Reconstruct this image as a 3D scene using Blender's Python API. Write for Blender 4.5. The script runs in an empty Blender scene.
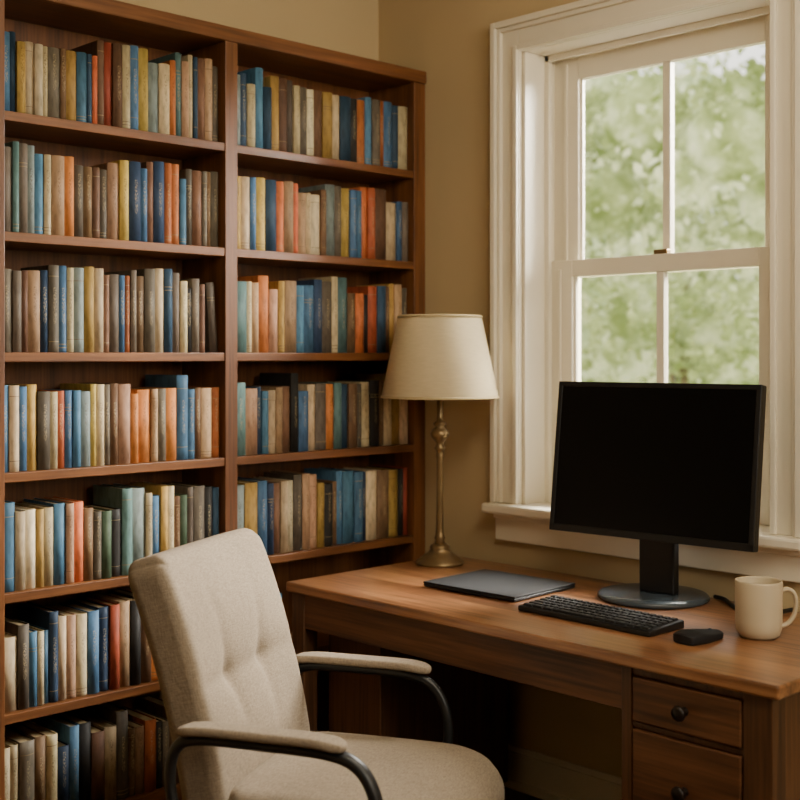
import bpy, bmesh, math, random
from mathutils import Vector, Matrix
random.seed(23)
S = bpy.context.scene
COL = S.collection

# ---------------------------------------------------------------- helpers
def lin(h):
    h = h.lstrip('#'); o = []
    for i in (0, 2, 4):
        c = int(h[i:i+2], 16)/255
        o.append(c/12.92 if c <= .04045 else ((c+.055)/1.055)**2.4)
    return (*o, 1)

def newmat(name):
    m = bpy.data.materials.new(name); m.use_nodes = True
    nt = m.node_tree; b = nt.nodes['Principled BSDF']
    return m, nt, b

def ramp(nt, stops):
    r = nt.nodes.new('ShaderNodeValToRGB'); cr = r.color_ramp
    cr.elements[0].position, cr.elements[0].color = stops[0]
    cr.elements[1].position, cr.elements[1].color = stops[-1]
    for p, c in stops[1:-1]:
        e = cr.elements.new(p); e.color = c
    return r

def noise(nt, scale, detail=4, mapscale=None, coord='Object'):
    tc = nt.nodes.new('ShaderNodeTexCoord'); mp = nt.nodes.new('ShaderNodeMapping')
    if mapscale: mp.inputs['Scale'].default_value = mapscale
    nt.links.new(tc.outputs[coord], mp.inputs[0])
    n = nt.nodes.new('ShaderNodeTexNoise'); n.inputs['Scale'].default_value = scale
    n.inputs['Detail'].default_value = detail
    nt.links.new(mp.outputs[0], n.inputs['Vector'])
    return n

def bump(nt, b, src, strength, dist=.002):
    bp = nt.nodes.new('ShaderNodeBump'); bp.inputs['Strength'].default_value = strength
    bp.inputs['Distance'].default_value = dist
    nt.links.new(src, bp.inputs['Height']); nt.links.new(bp.outputs[0], b.inputs['Normal'])

def shade(c, f): return (min(1, c[0]*f), min(1, c[1]*f), min(1, c[2]*f), 1)

def plain(name, hexc, rough=.5, var=.12, nscale=8, bmp=.0, bscale=200, metal=0, spec=.5):
    m, nt, b = newmat(name); c = lin(hexc)
    n = noise(nt, nscale, 3)
    r = ramp(nt, [(.3, shade(c, 1-var)), (.7, shade(c, 1+var))])
    nt.links.new(n.outputs[0], r.inputs[0]); nt.links.new(r.outputs[0], b.inputs['Base Color'])
    b.inputs['Roughness'].default_value = rough; b.inputs['Metallic'].default_value = metal
    b.inputs['Specular IOR Level'].default_value = spec
    if bmp:
        n2 = noise(nt, bscale, 2); bump(nt, b, n2.outputs[0], bmp)
    return m

def wood(name, dark, mid, light, axis, rough=.4, scale=1.0, coat=0.0, lo=.34, hi=.66):
    m, nt, b = newmat(name)
    s = [14*scale]*3; s['xyz'.index(axis)] = 1.1*scale
    n1 = noise(nt, 1.6, 8, s); n1.inputs['Distortion'].default_value = .6
    s2 = [90*scale]*3; s2['xyz'.index(axis)] = 3*scale
    n2 = noise(nt, 1.5, 6, s2)
    mx = nt.nodes.new('ShaderNodeMath'); mx.operation = 'MULTIPLY_ADD'
    mx.inputs[1].default_value = .4
    nt.links.new(n2.outputs[0], mx.inputs[0])
    m2 = nt.nodes.new('ShaderNodeMath'); m2.operation = 'MULTIPLY'; m2.inputs[1].default_value = .6
    nt.links.new(n1.outputs[0], m2.inputs[0]); nt.links.new(m2.outputs[0], mx.inputs[2])
    r = ramp(nt, [(lo, lin(dark)), (.5, lin(mid)), (hi, lin(light))])
    nt.links.new(mx.outputs[0], r.inputs[0]); nt.links.new(r.outputs[0], b.inputs['Base Color'])
    b.inputs['Roughness'].default_value = rough
    b.inputs['Coat Weight'].default_value = coat; b.inputs['Coat Roughness'].default_value = .25
    bump(nt, b, mx.outputs[0], .25, .0015)
    return m

def finish(bm, name, mats, parent=None, loc=(0, 0, 0), smooth=False, label=None):
    me = bpy.data.meshes.new(name)
    bmesh.ops.recalc_face_normals(bm, faces=bm.faces)
    bm.to_mesh(me); bm.free()
    if not isinstance(mats, (list, tuple)): mats = [mats]
    for m in mats: me.materials.append(m)
    if smooth:
        for p in me.polygons: p.use_smooth = True
    o = bpy.data.objects.new(name, me); COL.objects.link(o)
    o.location = loc
    if parent: o.parent = parent
    if label: o['label'] = label
    return o

def addbox(bm, lo, hi, bev=0, seg=2, mi=0):
    lo = Vector(lo); hi = Vector(hi)
    r = bmesh.ops.create_cube(bm, size=1)
    vs = r['verts']
    for v in vs:
        v.co = Vector((lo[i]+(v.co[i]+.5)*(hi[i]-lo[i]) for i in range(3)))
    fs = set(f for v in vs for f in v.link_faces)
    for f in fs: f.material_index = mi
    if bev:
        es = list(set(e for v in vs for e in v.link_edges))
        bmesh.ops.bevel(bm, geom=es, offset=bev, segments=seg, profile=.5, affect='EDGES')

def box(name, lo, hi, mat, parent=None, bev=0, seg=2, label=None, off=None):
    """lo/hi in world coordinates; the mesh is stored relative to off (parent location)."""
    off = Vector(off) if off is not None else Vector((0, 0, 0))
    bm = bmesh.new(); addbox(bm, Vector(lo)-off, Vector(hi)-off, bev, seg)
    return finish(bm, name, mat, parent, label=label)

def boxes(name, lst, mat, parent=None, bev=0, seg=2, label=None, off=(0, 0, 0)):
    off = Vector(off); bm = bmesh.new()
    for lo, hi in lst: addbox(bm, Vector(lo)-off, Vector(hi)-off, bev, seg)
    return finish(bm, name, mat, parent, label=label)

def lathe_bm(bm, prof, seg=48, c=(0, 0, 0), close=False):
    rings = []
    for r, z in prof:
        if r < 1e-6: rings.append([bm.verts.new((c[0], c[1], c[2]+z))])
        else: rings.append([bm.verts.new((c[0]+r*math.cos(2*math.pi*i/seg), c[1]+r*math.sin(2*math.pi*i/seg), c[2]+z)) for i in range(seg)])
    prs = list(zip(rings, rings[1:]))
    if close: prs.append((rings[-1], rings[0]))
    for a, b_ in prs:
        if len(a) == 1 and len(b_) == 1: continue
        for i in range(seg):
            j = (i+1) % seg
            if len(a) == 1: bm.faces.new((a[0], b_[i], b_[j]))
            elif len(b_) == 1: bm.faces.new((a[i], a[j], b_[0]))
            else: bm.faces.new((a[i], a[j], b_[j], b_[i]))

def lathe(name, prof, mat, parent=None, seg=48, c=(0, 0, 0), close=False, label=None, loc=(0, 0, 0)):
    bm = bmesh.new(); lathe_bm(bm, prof, seg, c, close)
    return finish(bm, name, mat, parent, loc, smooth=True, label=label)

def catmull(pts, n=8):
    P = [Vector(p) for p in pts]; P = [2*P[0]-P[1]]+P+[2*P[-1]-P[-2]]; out = []
    for i in range(1, len(P)-2):
        for k in range(n):
            t = k/n
            out.append(.5*((2*P[i])+(-P[i-1]+P[i+1])*t+(2*P[i-1]-5*P[i]+4*P[i+1]-P[i+2])*t*t+(-P[i-1]+3*P[i]-3*P[i+1]+P[i+2])*t**3))
    out.append(P[-2]); return out

def tube_bm(bm, pts, r, seg=12, ry=None, n=8):
    pts = catmull(pts, n); ry = ry or r
    t0 = (pts[1]-pts[0]).normalized()
    nrm = t0.orthogonal().normalized() if abs(t0.y) > .9 else t0.cross(Vector((0, 1, 0))).normalized()
    rings = []
    for i, p in enumerate(pts):
        t = (pts[min(i+1, len(pts)-1)]-pts[max(i-1, 0)]).normalized()
        nrm = (nrm-t*nrm.dot(t)).normalized(); bn = t.cross(nrm)
        rings.append([bm.verts.new(p+nrm*r*math.cos(2*math.pi*k/seg)+bn*ry*math.sin(2*math.pi*k/seg)) for k in range(seg)])
    for a, b_ in zip(rings, rings[1:]):
        for k in range(seg):
            bm.faces.new((a[k], a[(k+1) % seg], b_[(k+1) % seg], b_[k]))
    bm.faces.new(rings[0][::-1]); bm.faces.new(rings[-1])

def tube(name, pts, r, mat, parent=None, seg=12, ry=None, label=None, n=8, loc=(0, 0, 0)):
    bm = bmesh.new(); tube_bm(bm, pts, r, seg, ry, n)
    return finish(bm, name, mat, parent, loc, smooth=True, label=label)

def empty(name, loc, rotz=0, label=None, cat=None, group=None, structure=False):
    e = bpy.data.objects.new(name, None); COL.objects.link(e)
    e.location = loc; e.rotation_euler = (0, 0, rotz); e.empty_display_size = .1
    if label: e['label'] = label
    if cat: e['category'] = cat
    if group: e['group'] = group
    if structure: e['kind'] = 'structure'
    return e

def struct(o, label=None):
    o['kind'] = 'structure'
    if label: o['label'] = label
    return o

def cushion_bm(half, r, R, cuts=28, fn=None):
    """rounded slab. half=(x thick, y width, z height); R = outline corner radius in yz."""
    bm = bmesh.new(); bmesh.ops.create_cube(bm, size=2)
    bmesh.ops.subdivide_edges(bm, edges=bm.edges[:], cuts=cuts, use_grid_fill=True)
    hx, hy, hz = half
    for v in bm.verts:
        q = Vector((v.co.x*hx, v.co.y*hy, v.co.z*hz))
        inn = Vector((max(-(h-r), min(h-r, c)) for c, h in zip(q, half)))
        d = q-inn
        if d.length > 1e-9:
            q = inn+d.normalized()*r
        yz = Vector((q.y, q.z)); i2 = Vector((max(-(hy-R), min(hy-R, q.y)), max(-(hz-R), min(hz-R, q.z))))
        d2 = yz-i2
        if d2.length > 1e-9:
            d2 = d2*(max(abs(d2.x), abs(d2.y))/d2.length)
        yz = i2+d2; q.y, q.z = yz.x, yz.y
        if fn: q = fn(q, v.co.copy())
        v.co = q
    return bm

# ---------------------------------------------------------------- materials
M_wall = plain('wall_paint', '#bfa980', .85, .03, 2, .15, 300, spec=.2)
M_ceil = plain('ceiling_paint', '#d8cdb4', .9, .02, 2)
M_trim = plain('white_trim_paint', '#e2d8c1', .38, .02, 3)
M_floor = wood('floor_wood', '#3a2312', '#553318', '#6b4422', 'y', .45, .6)
M_caseY = wood('bookcase_wood_shelf', '#4b2b14', '#6d4220', '#84532c', 'y', .42)
M_caseZ = wood('bookcase_wood_upright', '#4b2b14', '#6d4220', '#84532c', 'z', .42)
M_deskX = wood('desk_wood_top', '#57351c', '#865836', '#a07046', 'x', .3, .8, .6, .38, .62)
M_deskB = wood('desk_wood_body', '#3d2413', '#59371e', '#6d4629', 'x', .45, .9, 0, .38, .62)
M_deskZ = wood('desk_wood_leg', '#392212', '#52341d', '#644127', 'z', .45, .9, 0, .38, .62)
M_knob = plain('dark_bronze_knob', '#1d140d', .4, .1, metal=.4)
M_black = plain('black_plastic', '#111112', .45, .1, 20, spec=.35)
M_mouse = plain('matte_black_plastic', '#18181a', .6, .05, 20, spec=.25)
M_screen = plain('black_screen', '#030304', .3, .05, 3, spec=.15)
M_stand = plain('blue_grey_stand', '#3b444c', .25, .06, 10)
M_laptop = plain('charcoal_laptop', '#1c1d1f', .6, .06, 6, spec=.25)
M_key = plain('black_key', '#161617', .6, .08, 30, spec=.3)
M_mug = plain('cream_ceramic', '#bfaf93', .4, .04, 10, spec=.4)
M_brass = plain('aged_brass', '#7f6947', .3, .18, 14, metal=.7)
M_tube = plain('black_metal', '#161718', .4, .1, 12)
M_pages = plain('book_pages', '#a8946d', .9, .12, 60)

def fabric(name, hexc, sc=380):
    m, nt, b = newmat(name); c = lin(hexc)
    n0 = noise(nt, 5, 3); n = noise(nt, 1, 1, (sc, sc, 70)); n2 = noise(nt, 1, 1, (70, 70, sc))
    def add(a, b_, wa, wb):
        x = nt.nodes.new('ShaderNodeMath'); x.operation = 'MULTIPLY'; x.inputs[1].default_value = wa; nt.links.new(a, x.inputs[0])
        y = nt.nodes.new('ShaderNodeMath'); y.operation = 'MULTIPLY_ADD'; y.inputs[1].default_value = wb
        nt.links.new(b_, y.inputs[0]); nt.links.new(x.outputs[0], y.inputs[2]); return y.outputs[0]
    wv = add(n.outputs[0], n2.outputs[0], .5, .5)
    tot = add(wv, n0.outputs[0], .8, .2)
    r = ramp(nt, [(.36, shade(c, .78)), (.64, shade(c, 1.17))])
    nt.links.new(tot, r.inputs[0]); nt.links.new(r.outputs[0], b.inputs['Base Color'])
    b.inputs['Roughness'].default_value = .95; b.inputs['Specular IOR Level'].default_value = .1
    bump(nt, b, wv, .5, .002)
    return m
M_fabric = fabric('beige_linen', '#908270')

def shade_mat(name, hexc):
    m, nt, b = newmat(name); c = lin(hexc)
    n = noise(nt, 30, 3, (1, 1, 8)); r = ramp(nt, [(.3, shade(c, .93)), (.7, shade(c, 1.04))])
    nt.links.new(n.outputs[0], r.inputs[0]); nt.links.new(r.outputs[0], b.inputs['Base Color'])
    b.inputs['Roughness'].default_value = .9; b.inputs['Specular IOR Level'].default_value = .1
    tr = nt.nodes.new('ShaderNodeBsdfTranslucent'); tr.inputs[0].default_value = shade(c, .9)
    mx = nt.nodes.new('ShaderNodeMixShader'); mx.inputs[0].default_value = .22
    out = nt.nodes['Material Output']
    nt.links.new(b.outputs[0], mx.inputs[1]); nt.links.new(tr.outputs[0], mx.inputs[2])
    nt.links.new(mx.outputs[0], out.inputs[0])
    return m
M_shade = shade_mat('lampshade_linen', '#d8c7a2')
M_shadeband = shade_mat('lampshade_trim', '#c4b087')

def glass_mat():
    m, nt, b = newmat('window_glass')
    t = nt.nodes.new('ShaderNodeBsdfTransparent'); g = nt.nodes.new('ShaderNodeBsdfGlossy')
    g.inputs['Roughness'].default_value = .02
    fr = nt.nodes.new('ShaderNodeFresnel'); fr.inputs[0].default_value = 1.3
    mx = nt.nodes.new('ShaderNodeMixShader')
    nt.links.new(fr.outputs[0], mx.inputs[0]); nt.links.new(t.outputs[0], mx.inputs[1]); nt.links.new(g.outputs[0], mx.inputs[2])
    nt.links.new(mx.outputs[0], nt.nodes['Material Output'].inputs[0])
    return m
M_glass = glass_mat()

# ---------------------------------------------------------------- room
H = 2.78
struct(box('floor', (-.25, -5.1, -.1), (5.1, .3, 0), M_floor), 'dark wooden floor')
struct(box('ceiling', (-.25, -5.1, H), (5.1, .3, H+.1), M_ceil), 'plain cream ceiling')
struct(box('wall_left', (-.25, -5, 0), (0, .3, H), M_wall), 'warm beige wall behind the bookcase')
struct(box('wall_right', (5, -5.1, 0), (5.1, .3, H), M_wall), 'warm beige wall')
struct(box('wall_front', (-.25, -5.1, 0), (5, -5, H), M_wall), 'warm beige wall')
WX0, WX1, WZ0, WZ1 = .70, 1.61, .946, 2.445
struct(boxes('wall_back', [((0, 0, 0), (WX0, .3, H)), ((WX1, 0, 0), (5, .3, H)),
       ((WX0, 0, 0), (WX1, .3, WZ0-.03)), ((WX0, 0, WZ1+.02), (WX1, .3, H))], M_wall), 'warm beige wall with the window')
bb = boxes('baseboard_back', [((.27, -.018, 0), (5, -.001, .12)), ((.27, -.026, 0), (5, -.001, .03)), ((.27, -.012, .12), (5, -.001, .14))], M_trim, bev=.003)
struct(bb, 'white painted baseboard')

# window
W = empty('window_1', (1.155, 0, WZ0), label='white painted double hung sash window', structure=True)
off = W.location
def wbox(name, lst, bev=.003, mat=M_trim):
    return boxes(name, lst, mat, W, bev, 2, off=off)
cw = .10
wbox('casing', [((WX0-cw, -.020, WZ0), (WX0, -.0005, WZ1+cw)), ((WX1, -.020, WZ0), (WX1+cw, -.0005, WZ1+cw)),
                ((WX0, -.020, WZ1), (WX1, -.0005, WZ1+cw)),
                ((WX0-cw-.005, -.046, WZ0), (WX0-cw+.016, -.0005, WZ1+cw+.005)), ((WX1+cw-.016, -.046, WZ0), (WX1+cw+.005, -.0005, WZ1+cw+.005)),
                ((WX0-cw+.016, -.046, WZ1+cw-.016), (WX1+cw-.016, -.0005, WZ1+cw+.005)),
                ((WX0-cw+.016, -.034, WZ0), (WX0-cw+.030, -.0005, WZ1+cw-.016)), ((WX1+cw-.030, -.034, WZ0), (WX1+cw-.016, -.0005, WZ1+cw-.016)),
                ((WX0-cw+.030, -.034, WZ1+cw-.030), (WX1+cw-.030, -.0005, WZ1+cw-.016)),
                ((WX0-.020, -.030, WZ0), (WX0-.002, -.0005, WZ1+.018)), ((WX1+.002, -.030, WZ0), (WX1+.020, -.0005, WZ1+.018)),
                ((WX0-.002, -.030, WZ1+.002), (WX1+.002, -.0005, WZ1+.020))], .003)
YS = .118
wbox('jamb', [((WX0, -.0, WZ0), (WX0+.012, .3, WZ1)), ((WX1-.012, 0, WZ0), (WX1, .3, WZ1)), ((WX0, 0, WZ1-.0), (WX1, .3, WZ1+.02)),
              ((WX0+.012, YS-.018, WZ0), (WX0+.03, YS-.001, WZ1)), ((WX1-.03, YS-.018, WZ0), (WX1-.012, YS-.001, WZ1)),
              ((WX0+.012, YS-.018, WZ1-.02), (WX1-.012, YS-.001, WZ1))], .001)
wbox('window_sill', [((WX0-cw-.02, -.075, WZ0-.032), (WX1+cw+.02, -.0, WZ0)), ((WX0, 0, WZ0-.032), (WX1, .32, WZ0))], .008)
wbox('sill_apron', [((WX0-cw, -.024, WZ0-.125), (WX1+cw, -.0005, WZ0-.032)), ((WX0-cw, -.034, WZ0-.052), (WX1+cw, -.0005, WZ0-.032))], .004)
sx0, sx1 = WX0+.012, WX1-.012
def sash(name, y0, y1, z0, z1, top, bot):
    st = .101; mu = .014; xc = (sx0+sx1)/2
    s = wbox(name, [((sx0, y0, z0), (sx0+st, y1, z1)), ((sx1-st, y0, z0), (sx1, y1, z1)),
              ((sx0+st, y0, z0), (sx1-st, y1, z0+bot)), ((sx0+st, y0, z1-top), (sx1-st, y1, z1)),
              ((xc-mu, y0+.004, z0+bot), (xc+mu, y1-.004, z1-top)),
              ((sx0+.045, y0-.006, z0+.03), (sx0+.058, y0+.002, z1-.03)), ((sx1-.058, y0-.006, z0+.03), (sx1-.045, y0+.002, z1-.03)),
              ((sx0+st-.001, y0+.012, z0+bot), (sx0+st+.008, y1-.006, z1-top)), ((sx1-st-.008, y0+.012, z0+bot), (sx1-st+.001, y1-.006, z1-top))], .002)
    for a, b_ in ((sx0+st, xc-mu), (xc+mu, sx1-st)):
        box('window_pane', (a, (y0+y1)/2+.004, z0+bot), (b_, (y0+y1)/2+.007, z1-top), M_glass, W, off=off)
sash('lower_sash', YS, YS+.032, WZ0, 1.755, .055, .085)
sash('upper_sash', YS+.035, YS+.067, 1.70, WZ1, .085, .055)
box('sash_lock', (1.13, YS+.004, 1.755), (1.18, YS+.028, 1.77), M_brass, W, .003, off=off)

# ---------------------------------------------------------------- bookcase
BF = .25
BC = empty('bookcase', (.125, -.82, 0), label='tall reddish brown wooden bookcase with two columns of shelves', cat='bookcase')
off = BC.location
def bbx(name, lo, hi, mat, bev=.002): return box(name, lo, hi, mat, BC, bev, 2, off=off)
Zt = 2.454
bbx('side_panel', (.004, -.06, 0), (BF, -.004, Zt-.045), M_caseZ)
bbx('side_panel', (.004, -1.645, 0), (BF, -1.596, Zt-.045), M_caseZ)
bbx('divider_panel', (.012, -.877, 0), (BF, -.831, Zt-.045), M_caseZ)
bbx('top_panel', (.004, -1.66, Zt-.045), (BF+.006, -.002, Zt), M_caseY, .004)
bbx('back_panel', (.004, -1.596, .03), (.012, -.06, Zt-.045), M_caseZ, 0)
bbx('plinth', (.225, -1.596, 0), (.24, -.877, .128), M_caseY)
bbx('plinth', (.225, -.831, 0), (.24, -.06, .128), M_caseY)
shelfz = [2.094-.3235*k for k in range(7)]
cols = [(-1.596, -.877), (-.831, -.06)]
for z in shelfz:
    for a, b_ in cols:
        bbx('shelf', (.012, a, z-.026), (BF-.003, b_, z), M_caseY)

# ---------------------------------------------------------------- books
PAL = dict(B='#4a6e8c', D='#32465c', T='#5b7876', Y='#b39450', C='#c2ae8a', G='#655b4f', N='#6f533d', O='#c46f42',
           R='#a55537', K='#2f2d2b', L='#828e8b', P='#a98569', E='#4f624c', W='#cfc1a0')
def cover_mat(k, hexc):
    m, nt, b = newmat('book_cover_'+{'B':'blue','D':'navy','T':'teal','Y':'mustard','C':'cream','G':'grey_brown','N':'brown','O':'orange','R':'rust','K':'black','L':'pale_blue','P':'tan','E':'green','W':'ivory'}[k])
    c = lin(hexc)
    oi = nt.nodes.new('ShaderNodeObjectInfo')
    hsv = nt.nodes.new('ShaderNodeHueSaturation')
    n = noise(nt, 75, 6, (1, 1, .35)); r = ramp(nt, [(.3, shade(c, .66)), (.5, c), (.72, shade(c, 1.18))])
    nt.links.new(n.outputs[0], r.inputs[0]); nt.links.new(r.outputs[0], hsv.inputs['Color'])
    mr = nt.nodes.new('ShaderNodeMapRange'); mr.inputs['To Min'].default_value = .65; mr.inputs['To Max'].default_value = 1.22
    nt.links.new(oi.outputs['Random'], mr.inputs['Value']); nt.links.new(mr.outputs[0], hsv.inputs['Value'])
    mh = nt.nodes.new('ShaderNodeMapRange'); mh.inputs['To Min'].default_value = .487; mh.inputs['To Max'].default_value = .515
    mm = nt.nodes.new('ShaderNodeMath'); mm.operation = 'FRACT'
    mu = nt.nodes.new('ShaderNodeMath'); mu.operation = 'MULTIPLY'; mu.inputs[1].default_value = 17.3
    nt.links.new(oi.outputs['Random'], mu.inputs[0]); nt.links.new(mu.outputs[0], mm.inputs[0]); nt.links.new(mm.outputs[0], mh.inputs['Value'])
    nt.links.new(mh.outputs[0], hsv.inputs['Hue'])
    # faint worn flecks where a title would be stamped, on some of the books
    tc = nt.nodes.new('ShaderNodeTexCoord'); sp = nt.nodes.new('ShaderNodeSeparateXYZ'); nt.links.new(tc.outputs['Object'], sp.inputs[0])
    ab = nt.nodes.new('ShaderNodeMath'); ab.operation = 'ABSOLUTE'; nt.links.new(sp.outputs['Y'], ab.inputs[0])
    l1 = nt.nodes.new('ShaderNodeMath'); l1.operation = 'LESS_THAN'; l1.inputs[1].default_value = .0045; nt.links.new(ab.outputs[0], l1.inputs[0])
    cz = nt.nodes.new('ShaderNodeMath'); cz.operation = 'COMPARE'; cz.inputs[1].default_value = .13; cz.inputs[2].default_value = .05; nt.links.new(sp.outputs['Z'], cz.inputs[0])
    nf = noise(nt, 1, 2, (1, 330, 200)); gt = nt.nodes.new('ShaderNodeMath'); gt.operation = 'GREATER_THAN'; gt.inputs[1].default_value = .53
    nt.links.new(nf.outputs[0], gt.inputs[0])
    hf = nt.nodes.new('ShaderNodeMath'); hf.operation = 'GREATER_THAN'; hf.inputs[1].default_value = .35; nt.links.new(mm.outputs[0], hf.inputs[0])
    a = nt.nodes.new('ShaderNodeMath'); a.operation = 'MULTIPLY'; nt.links.new(l1.outputs[0], a.inputs[0]); nt.links.new(cz.outputs[0], a.inputs[1])
    a1 = nt.nodes.new('ShaderNodeMath'); a1.operation = 'MULTIPLY'; nt.links.new(a.outputs[0], a1.inputs[0]); nt.links.new(hf.outputs[0], a1.inputs[1])
    a2 = nt.nodes.new('ShaderNodeMath'); a2.operation = 'MULTIPLY'; nt.links.new(a1.outputs[0], a2.inputs[0]); nt.links.new(gt.outputs[0], a2.inputs[1])
    a3 = nt.nodes.new('ShaderNodeMath'); a3.operation = 'MULTIPLY'; a3.inputs[1].default_value = .5; nt.links.new(a2.outputs[0], a3.inputs[0])
    mix = nt.nodes.new('ShaderNodeMixRGB'); nt.links.new(a3.outputs[0], mix.inputs[0]); nt.links.new(hsv.outputs[0], mix.inputs[1])
    mix.inputs[2].default_value = lin('#50391f') if k in 'CWYPLO' else lin('#b5a27a')
    nt.links.new(mix.outputs[0], b.inputs['Base Color'])
    b.inputs['Roughness'].default_value = .6; b.inputs['Specular IOR Level'].default_value = .25
    return m
CM = {k: cover_mat(k, v) for k, v in PAL.items()}
M_gold = plain('gold_band', '#8f7a52', .55, .1, 30)
M_darkband = plain('dark_band', '#6f573e', .6, .1, 30)
NAMEC = {'B':'blue','D':'dark navy','T':'teal','Y':'mustard yellow','C':'cream','G':'grey brown','N':'brown','O':'orange','R':'rust red','K':'black','L':'pale blue','P':'tan','E':'dark green','W':'ivory'}

def book(t, h, d, key, style):
    """spine faces +x, centred in y, base at z=0, fore-edge at x=0"""
    bm = bmesh.new(); ct = .0022
    addbox(bm, (0, -t/2, 0), (d-.004, -t/2+ct, h), mi=0)
    addbox(bm, (0, t/2-ct, 0), (d-.004, t/2, h), mi=0)
    addbox(bm, (.004, -t/2+ct, .003), (d-.006, t/2-ct, h-.004), mi=1)
    bands = []
    if style == 1: bands = [(.12, .127), (.87, .877)]
    elif style == 3: bands = [(.15, .156), (.84, .846)]
    elif style == 4: bands = [(.05, .058), (.09, .098)]
    elif style == 5: bands = [(.78, .787), (.74, .747)]
    zs = sorted(set([0, h]+[f*h for p in bands for f in p]))
    n = 6; bulge = min(.009, t*.28)
    prof = [(d-.004+bulge*math.sin(math.pi*(i/n))**.8 if 0 < i < n else d-.004, -t/2+t*i/n) for i in range(n+1)]
    g = [[bm.verts.new((x, y, z)) for x, y in prof] for z in zs]
    for a in range(len(zs)-1):
        zc = (zs[a]+zs[a+1])/2/h; mi = 2 if any(p < zc < q for p, q in bands) else 0
        for i in range(n):
            f = bm.faces.new((g[a][i], g[a][i+1], g[a+1][i+1], g[a+1][i])); f.material_index = mi; f.smooth = True
    for row in (g[0], g[-1]):
        f = bm.faces.new(row)
    me = bpy.data.meshes.new('book')
    bmesh.ops.recalc_face_normals(bm, faces=bm.faces); bm.to_mesh(me); bm.free()
    me.materials.append(CM[key]); me.materials.append(M_pages)
    me.materials.append(M_darkband if key in 'YCWPL' else M_gold)
    return me

rows = [("BDYCWCGNYBDONRNCBYLCOTPCDNPG", "LDCBDYNGCGWNYCDKOBGRBDC"),
        ("GTGLBCPOGNNGPYDBNDROBGNGNG", "YCBYDOPOPCWNLGYBBORNCBG"),
        ("GGNPDGBCLYCNGBRGNGCDGCKGNG", "TCPOPYPBBDGCTNOKODNYPG"),
        ("BCBYGCRBBLYCGNPOOPGOBBNPR", "TPDBCPNKBCGOTDNGCKNCYC"),
        ("BCWYCBPONGEKTLCBYCNEGGKD", "LYBDNCWGPPYKNBBBDCNYKR"),
        ("CGBCBDCPCBDRPKNORGCNDKG", "PCGNB"),
        ("CCGNCDBKNCGNPRKGNDCKN", "")]
order = ['top', 'second', 'third', 'fourth', 'fifth', 'sixth', 'lowest']
nb = 0
for ri, (z, rw) in enumerate(zip(shelfz, rows)):
    for ci, (a, b_) in enumerate(cols):
        seq = rw[ci]
        if not seq: continue
        n = len(seq); L = (b_-a)-.008
        lean = (ri, ci) in ((2, 0), (5, 0))
        w = [random.choice([.6, .75, .85, 1, 1, 1.15, 1.3, 1.45])*random.uniform(.92, 1.08) for _ in seq]
        leanh, la = 0.215, math.radians(random.uniform(3.5, 5.5))
        avail = L-(leanh*math.sin(la)+.004 if lean else 0)-.0006*n
        if ri == 5 and ci == 1: avail *= .25
        sc = avail/sum(w); y = a+.004
        base = random.uniform(.224, .236); hh = base
        for i, k in enumerate(seq):
            t = w[i]*sc
            if random.random() < .5: hh = base+random.choice([-.03, -.018, -.01, 0, 0, .008, .016, .024])
            h = hh+random.uniform(-.003, .003)
            d = random.uniform(.165, .19)
            front = BF-.022-random.uniform(0, .010)
            st = random.choice([0]*8+[1, 3, 4, 5])
            last = lean and i == n-1
            if last: h = leanh
            o = bpy.data.objects.new('book', book(t, h, d, k, st)); COL.objects.link(o)
            if last:
                y0 = y+h*math.sin(la)+.001
                o.rotation_euler = (la, 0, 0)
                o.location = (front-d, y0+t/2*math.cos(la), z+.0004+t/2*math.sin(la))
            else:
                o.location = (front-d, y+t/2, z+.0004)
            y += t+.0006
            o['category'] = 'book'
            tall = 'tall ' if h > .245 else ('short ' if h < .208 else '')
            thick = 'thick ' if t > .038 else ('slim ' if t < .024 else '')
            o['label'] = f"{tall}{thick}{NAMEC[k]} hardback book {'leaning' if last else 'upright'} on the {order[ri]} shelf"
            o['group'] = f"books on the {order[ri]} shelf"
            nb += 1
print('books', nb)

# ---------------------------------------------------------------- desk
DZ = .75
DX0, DX1, DY0, DY1 = .41, 2.045, -.770, -.045
DK = empty('desk', (1.22, -.41, 0), label='warm brown wooden writing desk with drawers under the window', cat='desk')
off = DK.location
def dbx(name, lo, hi, mat, bev=.003, seg=2, par=None): return box(name, lo, hi, mat, par or DK, bev, seg, off=off)
dbx('desktop', (DX0, DY0, DZ-.03), (DX1, DY1, DZ), M_deskX, .006, 3)
boxes('apron', [((.47, -.752, .615), (1.645, -.73, DZ-.031)), ((.43, -.70, .615), (.45, -.12, DZ-.031)), ((.47, -.08, .615), (1.645, -.06, DZ-.031))], M_deskB, DK, .002, off=off)
for x, y in ((.425, -.757), (.425, -.12)):
    bm = bmesh.new(); addbox(bm, Vector((x, y, 0))-off, Vector((x+.056, y+.056, DZ-.031))-off, .004)
    finish(bm, 'leg', M_deskZ, DK)
dbx('side_cabinet', (.483, -.66, .05), (.715, -.09, DZ-.031), M_deskZ)
boxes('pedestal', [((1.648, -.745, .05), (2.018, -.07, DZ-.031)), ((1.955, -.757, 0), (2.024, -.70, DZ-.031)), ((1.640, -.757, 0), (1.668, -.72, DZ-.031)),
                   ((1.955, -.12, 0), (2.024, -.064, DZ-.031)), ((1.640, -.12, 0), (1.668, -.07, .1)),
                   ((1.668, -.752, .702), (1.955, -.73, DZ-.031)), ((1.668, -.752, .582), (1.955, -.73, .594)), ((1.668, -.752, .345), (1.955, -.73, .357)),
                   ((1.668, -.752, .08), (1.955, -.73, .115))], M_deskZ, DK, .002, off=off)
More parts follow.
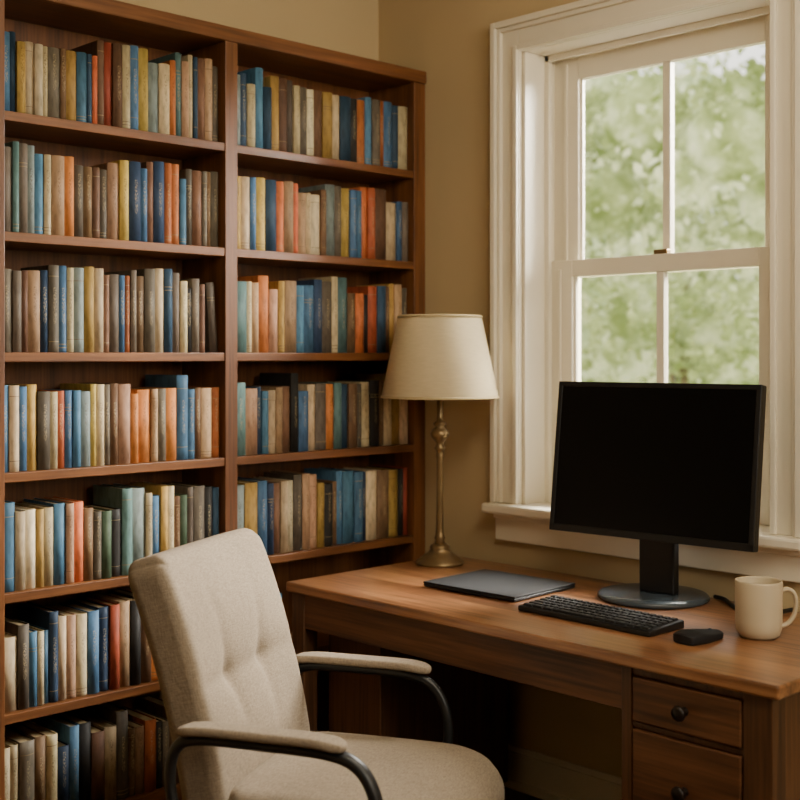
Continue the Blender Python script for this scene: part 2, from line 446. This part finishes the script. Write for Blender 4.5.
for z0, z1 in ((.597, .699), (.360, .579), (.118, .342)):
    dr = dbx('drawer', (1.672, -.760, z0), (1.951, -.746, z1), M_deskB, .004)
    kx, kz = 1.8115, (z0+z1)/2+.0
    bm = bmesh.new(); lathe_bm(bm, [(0, 0), (.011, 0), (.0095, .004), (.0075, .012), (.012, .018), (.0175, .024), (.0155, .030), (.007, .033), (0, .0335)], 24)
    bmesh.ops.rotate(bm, verts=bm.verts, cent=(0, 0, 0), matrix=Matrix.Rotation(math.radians(90), 3, 'X'))
    bmesh.ops.translate(bm, verts=bm.verts, vec=Vector((kx, -.7595, kz))-off)
    finish(bm, 'knob', M_knob, dr, smooth=True, label='dark round drawer knob')

# ---------------------------------------------------------------- lamp
LP = empty('table_lamp', (.517, -.205, DZ+.0004), label='antique brass table lamp with a cream tapered shade', cat='lamp')
lathe('lamp_base', [(0, 0), (.078, 0), (.080, .004), (.078, .010), (.070, .014), (.066, .020), (.050, .030), (.038, .040), (.032, .050), (.034, .056), (.030, .062), (.018, .068), (0, .068)], M_brass, LP)
lathe('lamp_pole', [(0, .060), (.018, .066), (.015, .078), (.019, .086), (.015, .094), (.012, .12), (.011, .25), (.011, .345), (.013, .352), (.013, .360), (.011, .366), (.014, .374), (.020, .382), (.014, .390), (.011, .398),
                    (.020, .408), (.030, .420), (.032, .432), (.025, .444), (.014, .452), (.022, .459), (.022, .465), (.012, .472), (.010, .486), (.010, .66), (0, .66)], M_brass, LP)
z0, z1 = .548, .82; r0, r1 = .192, .136
lathe('lamp_shade', [(r0, z0), (r0+.002, z0+.004), (r1+.002, z1-.004), (r1, z1), (r1-.003, z1), (r1-.001, z1-.006), (r0-.002, z0+.006), (r0-.003, z0)], M_shade, LP, 72, close=True)
sl = (r0-r1)/(z1-z0)
for zz, ra in ((z0-.0005, r0), (z1-.0085, r1+sl*.008)):
    lathe('shade_trim', [(ra+.0022, zz), (ra+.0045, zz+.001), (ra+.0045-sl*.008, zz+.008), (ra+.0022-sl*.009, zz+.009)], M_shadeband, LP, 72, close=True)
boxes('shade_frame', [((-r1+.004, -.0015, z1-.012), (r1-.004, .0015, z1-.009)), ((-.0015, -r1+.004, z1-.012), (.0015, r1-.004, z1-.009)), ((-.006, -.006, .655), (.006, .006, z1-.008))], M_brass, LP)
lathe('light_bulb', [(0, .60), (.013, .60), (.014, .63), (.03, .66), (.032, .69), (.02, .715), (0, .722)], plain('frosted_bulb', '#e8e0cc', .5), LP)

# ---------------------------------------------------------------- monitor
MN = empty('computer_monitor', (1.335, -.180, DZ+.0004), math.radians(5), label='large black flat computer monitor on a round stand', cat='monitor')
lathe('monitor_base', [(0, 0), (.152, 0), (.156, .003), (.156, .010), (.150, .015), (.12, .018), (0, .020)], M_stand, MN, 72, label='blue grey round stand base')
bm = bmesh.new(); addbox(bm, (-.036, -.018, .018), (.074, .016, .36), .006, 3)
finish(bm, 'monitor_neck', M_black, MN)
tilt = math.radians(-7)
Wd, Ht = .628, .434
SC = Vector((.040, -.088, .397))
RM = Matrix.Translation(SC) @ Matrix.Rotation(tilt, 4, 'X')
def mon(name, lst, mat, label=None):
    bm = bmesh.new()
    for lo, hi, bv in lst: addbox(bm, lo, hi, bv, 3)
    o = finish(bm, name, mat, MN, label=label); o.matrix_local = RM; return o
bz = .014
mon('monitor_housing', [((-Wd/2, .004, -Ht/2), (Wd/2, .030, Ht/2), .004), ((-Wd/2+.08, .028, -Ht/2+.06), (Wd/2-.08, .052, Ht/2-.06), .01)], M_black)
mon('bezel', [((-Wd/2, -.004, Ht/2-bz), (Wd/2, .006, Ht/2), .002), ((-Wd/2, -.004, -Ht/2), (Wd/2, .006, -Ht/2+bz+.006), .002),
              ((-Wd/2, -.004, -Ht/2+.004), (-Wd/2+bz, .006, Ht/2-.004), .002), ((Wd/2-bz, -.004, -Ht/2+.004), (Wd/2, .006, Ht/2-.004), .002)], M_black)
mon('screen', [((-Wd/2+bz-.001, -.001, -Ht/2+bz+.005), (Wd/2-bz+.001, .005, Ht/2-bz+.001), 0)], M_screen, 'matte black switched-off screen')

# cable
o = tube('power_cable', [(1.46, -.060, DZ+.0065), (1.50, -.075, DZ+.0065), (1.56, -.135, DZ+.0065), (1.61, -.175, DZ+.0065), (1.66, -.165, DZ+.0065), (1.69, -.12, DZ+.0065), (1.70, -.065, DZ+.0065)], .0058, M_black, seg=10)
o['label'] = 'thin black cable lying on the desk behind the monitor'; o['category'] = 'cable'

# ---------------------------------------------------------------- keyboard
KB = empty('keyboard', (1.392, -.513, DZ+.0004), math.radians(-1.5), label='flat black computer keyboard on the desk', cat='keyboard')
KL, KD = .430, .150
bm = bmesh.new(); addbox(bm, (-KL/2, -KD/2, .0), (KL/2, KD/2, .014), .004, 3)
for v in bm.verts:
    if v.co.z > .007: v.co.z += (v.co.y+KD/2)*.05
finish(bm, 'keyboard_body', M_black, KB)
def keymesh(w, d):
    bm = bmesh.new(); addbox(bm, (-w/2, -d/2, 0), (w/2, d/2, .006))
    for v in bm.verts:
        if v.co.z > .003: v.co.x *= 1-.0022/(w/2); v.co.y *= 1-.0022/(d/2)
    bmesh.ops.bevel(bm, geom=bm.edges[:], offset=.0008, segments=1, affect='EDGES')
    me = bpy.data.meshes.new('key'); bm.to_mesh(me); bm.free(); me.materials.append(M_key); return me
kc = {}
rowsK = [[1]*19, [1]*13+[2]+[1]*4, [1.5]+[1]*12+[1.5]+[1]*4, [1.75]+[1]*11+[2.25]+[1]*4, [2.25]+[1]*10+[2.75]+[1]*3, [1.5, 1.5, 1.5, 6, 1.5, 1.5, 1.5]+[1]*3]
for r, ks in enumerate(rowsK):
    tot = sum(ks); uu = (KL-.018)/tot
    x = -KL/2+.009; dd = .0222
    yy = KD/2-.009-dd*(r+.5)
    for k in ks:
        w = round(k*uu-.0022, 5)
        if w not in kc: kc[w] = keymesh(w, dd-.0025)
        o = bpy.data.objects.new('key', kc[w]); COL.objects.link(o); o.parent = KB
        o.location = (x+k*uu/2, yy, .0132+(yy+KD/2)*.05); x += k*uu

# ---------------------------------------------------------------- mouse
MS = empty('computer_mouse', (1.704, -.528, DZ+.0004), math.radians(-6), label='black wedge shaped computer mouse beside the keyboard', cat='mouse')
bm = bmesh.new(); bmesh.ops.create_cube(bm, size=2)
bmesh.ops.subdivide_edges(bm, edges=bm.edges[:], cuts=12, use_grid_fill=True)
for v in bm.verts:
    x, y, z = v.co
    hx, hy = .036*(1-.10*y+.06*math.cos(y*3)), .072
    yy = y*hy*(1-.10*x*x); xx = x*hx*(1-.16*y*y)
    top = .034-.017*(y+1)/2-.006*x*x-.010*max(0, -y-.35)**1.5*2
    zz = top if z > .99 else (z+1)/2*top
    if z < .99: xx *= .93+.07*math.sin((z+1)/2*math.pi/1.2); yy *= .96
    v.co = (xx, yy, zz)
bmesh.ops.smooth_vert(bm, verts=bm.verts, factor=.5, use_axis_x=True, use_axis_y=True, use_axis_z=True)
bmesh.ops.smooth_vert(bm, verts=bm.verts, factor=.5, use_axis_x=True, use_axis_y=True, use_axis_z=True)
mz = min(v.co.z for v in bm.verts)
for v in bm.verts: v.co.z -= mz
finish(bm, 'mouse_body', M_mouse, MS, smooth=True)
bm = bmesh.new(); lathe_bm(bm, [(0, -.003), (.009, -.003), (.010, -.001), (.010, .001), (.009, .003), (0, .003)], 20)
bmesh.ops.rotate(bm, verts=bm.verts, cent=(0, 0, 0), matrix=Matrix.Rotation(math.radians(90), 3, 'Y'))
finish(bm, 'scroll_wheel', M_stand, MS, (0, .040, .0135))

# ---------------------------------------------------------------- mug
MG = empty('mug', (1.783, -.388, DZ+.0004), math.radians(40), label='plain cream ceramic coffee mug on the desk', cat='mug')
R = .056; hm = .138
lathe('mug_body', [(0, .004), (.036, .004), (.038, 0), (.042, 0), (.049, .006), (.0545, .02), (R, .04), (R+.001, hm-.004), (R, hm), (R-.003, hm), (R-.0045, hm-.004),
                   (R-.005, .04), (.046, .014), (.036, .009), (0, .008)], M_mug, MG, 64)
tube('mug_handle', [(R-.004, 0, .112), (R+.012, 0, .117), (R+.027, 0, .108), (R+.033, 0, .085), (R+.028, 0, .055), (R+.014, 0, .034), (R-.004, 0, .026)], .0055, M_mug, MG, 14, .0085)

# ---------------------------------------------------------------- laptop
LT = empty('laptop', (.926, -.375, DZ+.0004), math.radians(2.5), label='closed dark grey laptop lying flat on the desk', cat='laptop')
bm = bmesh.new(); addbox(bm, (-.172, -.145, .002), (.172, .145, .010), .003, 3)
for x in (-.15, .15):
    for y in (-.12, .12): addbox(bm, (x-.012, y-.004, 0), (x+.012, y+.004, .003))
finish(bm, 'laptop_body', M_black, LT)
bm = bmesh.new(); addbox(bm, (-.172, -.145, .0104), (.172, .145, .016), .0015, 2)
finish(bm, 'laptop_lid', M_laptop, LT)
bm = bmesh.new(); lathe_bm(bm, [(0, -.12), (.0045, -.12), (.0045, .12), (0, .12)], 12)
bmesh.ops.rotate(bm, verts=bm.verts, cent=(0, 0, 0), matrix=Matrix.Rotation(math.radians(90), 3, 'Y'))
finish(bm, 'hinge', M_black, LT, (0, .1455, .0090))

# ---------------------------------------------------------------- chair
CH = empty('armchair', (1.161, -1.26, 0), math.radians(27.9), label='beige linen office armchair with tufted backrest and black metal arms', cat='chair')
hb = (.052, .262, .298)
def tuft(q, uvw):
    x, y, z = q
    yn, zn = y/hb[1], z/hb[2]
    bul = max(0, 1-yn*yn)*max(0, 1-zn**4)
    if uvw.x > .2:
        s = 0
        for by in (-.085, .095):
            d2 = (y-by)**2+(z+.01)**2
            s += .009*math.exp(-d2/.0009)+.016*math.exp(-d2/.008)
        line = .007*math.exp(-(abs(z+.01)/.022)**1.4)*max(0, 1-yn**6)
        for by in (-.085, .095):
            line += .007*math.exp(-(abs(y-by-.10*(z+.01)*(1 if by > 0 else -1))/.020)**1.4)*max(0, 1-abs(zn)**3)*math.exp(-((z+.01)/.17)**2)
        x += .024*bul-s-line
    elif uvw.x < -.2:
        x -= .012*bul
    x += .022*yn*yn
    x += -.02*(zn*zn)
    return Vector((x, y, z))
bm = cushion_bm(hb, .028, .050, 60, tuft)
o = finish(bm, 'backrest', M_fabric, CH, smooth=True)
o.matrix_local = Matrix.Translation((-.252, 0, .702)) @ Matrix.Rotation(math.radians(-15.6), 4, 'Y')
hs = (.06, .262, .275)
def seatf(q, uvw):
    x, y, z = q; yn, zn = y/hs[1], z/hs[2]
    bul = max(0, 1-yn*yn)*max(0, 1-zn*zn)
    if uvw.x > .2: x += .018*bul
    if z > .12: x -= .35*(z-.12)**2/.155*.9
    return Vector((x, y, z))
bm = cushion_bm(hs, .04, .09, 30, seatf)
o = finish(bm, 'seat', M_fabric, CH, smooth=True)
SW = Matrix(((0, 0, 1, 0), (0, 1, 0, 0), (1, 0, 0, 0), (0, 0, 0, 1)))
o.matrix_local = Matrix.Translation((.115, 0, .43)) @ SW
for s in (-1, 1):
    Y = .318*s
    q = 0 if s < 0 else -.035
    tube('arm_frame', [(-.02, .19*s, .362), (-.10, .26*s, .368), (-.165, .305*s, .40), (-.205, Y, .46), (-.222, Y, .54), (-.206, Y, .606), (-.15, Y, .630), (0, Y, .632), (.14+q, Y, .628),
                            (.205+q, Y, .606), (.240+q, Y, .55), (.247+q, Y, .47), (.225+q, .305*s, .41), (.17+q, .26*s, .368), (.08, .19*s, .362)], .0125, M_tube, CH, 14, .016, n=8)
    bm = cushion_bm((.010, .030, .190), .0095, .029, 16, lambda q_, u_: Vector((q_.x if abs(q_.z) < .1 else q_.x-.10*(abs(q_.z)-.1)**2/.085, q_.y, q_.z)))
    o = finish(bm, 'arm_pad', M_fabric, CH, smooth=True)
    o.matrix_local = Matrix.Translation((-.012+q*.3, Y, .6525)) @ SW
tube('back_bracket', [(-.0, 0, .362), (-.14, 0, .362), (-.235, 0, .40), (-.30, 0, .50), (-.33, 0, .60)], .012, M_tube, CH, 12, .03)
bm = bmesh.new(); addbox(bm, (-.11, -.20, .345), (.16, .20, .372), .006)
finish(bm, 'seat_plate', M_tube, CH)
lathe('gas_column', [(0, .10), (.028, .10), (.028, .24), (.016, .24), (.016, .345), (0, .345)], M_tube, CH, 24, c=(.03, 0, 0))
for i in range(5):
    a = i*2*math.pi/5+.3; c, s = math.cos(a), math.sin(a)
    tube('base_leg', [(.03, 0, .115), (.03+.12*c, .12*s, .11), (.03+.28*c, .28*s, .085)], .016, M_tube, CH, 12, .022)
    bm = bmesh.new()
    lathe_bm(bm, [(0, -.022), (.022, -.022), (.027, -.018), (.027, .018), (.022, .022), (0, .022)], 20)
    bmesh.ops.rotate(bm, verts=bm.verts, cent=(0, 0, 0), matrix=Matrix.Rotation(a+.4, 3, 'Z') @ Matrix.Rotation(math.radians(90), 3, 'Y'))
    lathe_bm(bm, [(0, 0), (.008, 0), (.008, .06), (0, .06)], 12)
    finish(bm, 'castor', M_tube, CH, (.03+.28*c, .28*s, .027), smooth=False)

# ---------------------------------------------------------------- outside
def leaf_mat(name, cs, haze_glow):
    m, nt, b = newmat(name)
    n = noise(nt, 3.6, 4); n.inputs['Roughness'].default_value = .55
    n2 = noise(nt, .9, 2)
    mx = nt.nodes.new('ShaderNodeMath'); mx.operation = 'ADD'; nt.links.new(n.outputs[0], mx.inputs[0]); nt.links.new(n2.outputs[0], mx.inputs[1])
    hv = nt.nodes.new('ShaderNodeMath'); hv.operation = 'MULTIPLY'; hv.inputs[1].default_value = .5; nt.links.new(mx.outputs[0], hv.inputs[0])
    r = ramp(nt, [(.39, lin(cs[0])), (.50, lin(cs[1])), (.63, lin(cs[2]))])  # pale end paints sunlit patches into the leaf colour
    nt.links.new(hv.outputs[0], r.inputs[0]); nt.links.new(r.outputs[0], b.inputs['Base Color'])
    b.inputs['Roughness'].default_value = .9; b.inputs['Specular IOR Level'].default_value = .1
    nt.links.new(r.outputs[0], b.inputs['Emission Color']); b.inputs['Emission Strength'].default_value = haze_glow  # leaves glow to imitate pale outdoor haze and flatten their shading
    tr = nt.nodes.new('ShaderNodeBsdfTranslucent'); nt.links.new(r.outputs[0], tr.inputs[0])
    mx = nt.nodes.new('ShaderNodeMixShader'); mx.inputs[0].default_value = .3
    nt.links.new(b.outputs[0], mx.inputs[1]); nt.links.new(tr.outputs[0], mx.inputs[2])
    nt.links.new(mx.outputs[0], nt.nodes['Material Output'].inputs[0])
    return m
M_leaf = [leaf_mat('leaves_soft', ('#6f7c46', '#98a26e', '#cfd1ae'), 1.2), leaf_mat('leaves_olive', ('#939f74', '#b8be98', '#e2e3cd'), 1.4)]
M_bark = plain('tree_bark', '#7b6d58', .9, .3, 12, .5, 40)
M_grass = plain('lawn_grass', '#8a9664', .95, .25, 3)
def crown_mesh(seed, n, rr, hgt, mat):
    rnd = random.Random(seed); bm = bmesh.new()
    blobs = [(rnd.uniform(-.6, .6)*rr, rnd.uniform(-.6, .6)*rr, rnd.uniform(-.5, .55)*hgt, rnd.uniform(.13, .30)*rr) for _ in range(110)]
    for cx, cy, cz, cr in blobs[::2]:
        bmesh.ops.create_icosphere(bm, subdivisions=3, radius=cr*.7, matrix=Matrix.Translation((cx, cy, cz)) @ Matrix.Diagonal((1, 1, rnd.uniform(.75, 1.1), 1)))
    for f in bm.faces: f.smooth = True
    for _ in range(n):
        cx, cy, cz, cr = rnd.choice(blobs)
        v = Vector((rnd.gauss(0, 1), rnd.gauss(0, 1), rnd.gauss(0, 1))).normalized()
        p = Vector((cx, cy, cz))+v*cr*rnd.uniform(.65, 1.2)
        s = rnd.uniform(.035, .08)
        t = Vector((rnd.gauss(0, 1), rnd.gauss(0, 1), rnd.gauss(0, 1))).normalized(); b_ = t.orthogonal().normalized()
        bm.faces.new([bm.verts.new(p+t*s), bm.verts.new(p+b_*s*.6), bm.verts.new(p-t*s), bm.verts.new(p-b_*s*.6)])
    me = bpy.data.meshes.new('foliage'); bm.to_mesh(me); bm.free(); me.materials.append(mat); return me
g = box('lawn', (-30, .35, -1.0), (20, 40, -.9), M_grass); g['label'] = 'green lawn outside the window'; g['category'] = 'lawn'
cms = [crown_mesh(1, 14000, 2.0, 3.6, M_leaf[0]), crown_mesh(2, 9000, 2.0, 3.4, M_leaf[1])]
tm = bmesh.new(); tube_bm(tm, [(0, 0, 0), (0, 0, .4), (.05, .02, 1), (0, .05, 2.4)], .12, 10)
tme = bpy.data.meshes.new('trunk'); tm.to_mesh(tme); tm.free(); tme.materials.append(M_bark)
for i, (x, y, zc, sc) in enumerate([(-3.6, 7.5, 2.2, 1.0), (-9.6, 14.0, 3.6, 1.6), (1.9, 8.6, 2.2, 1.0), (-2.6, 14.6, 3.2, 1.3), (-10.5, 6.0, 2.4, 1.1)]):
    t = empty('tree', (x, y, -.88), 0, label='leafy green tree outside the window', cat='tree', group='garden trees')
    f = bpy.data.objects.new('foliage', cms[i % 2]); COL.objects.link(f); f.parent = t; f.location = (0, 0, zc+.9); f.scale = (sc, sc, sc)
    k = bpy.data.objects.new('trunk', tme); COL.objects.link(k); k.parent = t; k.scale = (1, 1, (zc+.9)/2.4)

# ---------------------------------------------------------------- light
w = bpy.data.worlds.new('world'); S.world = w; w.use_nodes = True
bg = w.node_tree.nodes['Background']; bg.inputs[0].default_value = (1, .97, .88, 1); bg.inputs[1].default_value = 2.6
def area(name, loc, target, size, sy, power, color):
    l = bpy.data.lights.new(name, 'AREA'); l.shape = 'RECTANGLE'; l.size = size; l.size_y = sy; l.energy = power; l.color = color
    o = bpy.data.objects.new(name, l); COL.objects.link(o); o.location = loc
    o.rotation_euler = (Vector(target)-Vector(loc)).to_track_quat('-Z', 'Y').to_euler(); return o
area('sky_light', (1.9, 2.4, 3.4), (1.2, -.6, .9), 2.8, 2.4, 2400, (1, .95, .86))
area('ceiling_fill', (2.3, -1.3, 2.72), (1.1, -.7, 1.3), 1.1, 1.1, 42, (1, .87, .66))  # added warm fill near the ceiling, no fixture there
area('side_fill', (4.9, -1.3, 2.2), (.3, -.7, 1.9), 1.2, 1.2, 54, (1, .92, .76))  # added soft fill by the right wall, which has no window
p = area('window_portal', (1.155, .31, 1.70), (1.155, -2, 1.70), .92, 1.5, 1, (1, 1, 1)); p.data.cycles.is_portal = True
sun = bpy.data.lights.new('sun', 'SUN'); sun.energy = 2.0; sun.angle = .3; sun.color = (1, .95, .85)
so = bpy.data.objects.new('sun', sun); COL.objects.link(so); so.rotation_euler = (math.radians(40), 0, math.radians(-25))

# ---------------------------------------------------------------- camera
cam = bpy.data.cameras.new('camera'); co = bpy.data.objects.new('camera', cam); COL.objects.link(co)
co.location = (3.313, -3.088, 1.44); co.rotation_euler = (math.radians(90), 0, math.radians(46))
cam.lens = 54.63; cam.sensor_width = 36; cam.shift_y = -.05625
cam.dof.use_dof = True; cam.dof.focus_distance = 3.2; cam.dof.aperture_fstop = 2.8
S.camera = co
S.view_settings.view_transform = 'AgX'
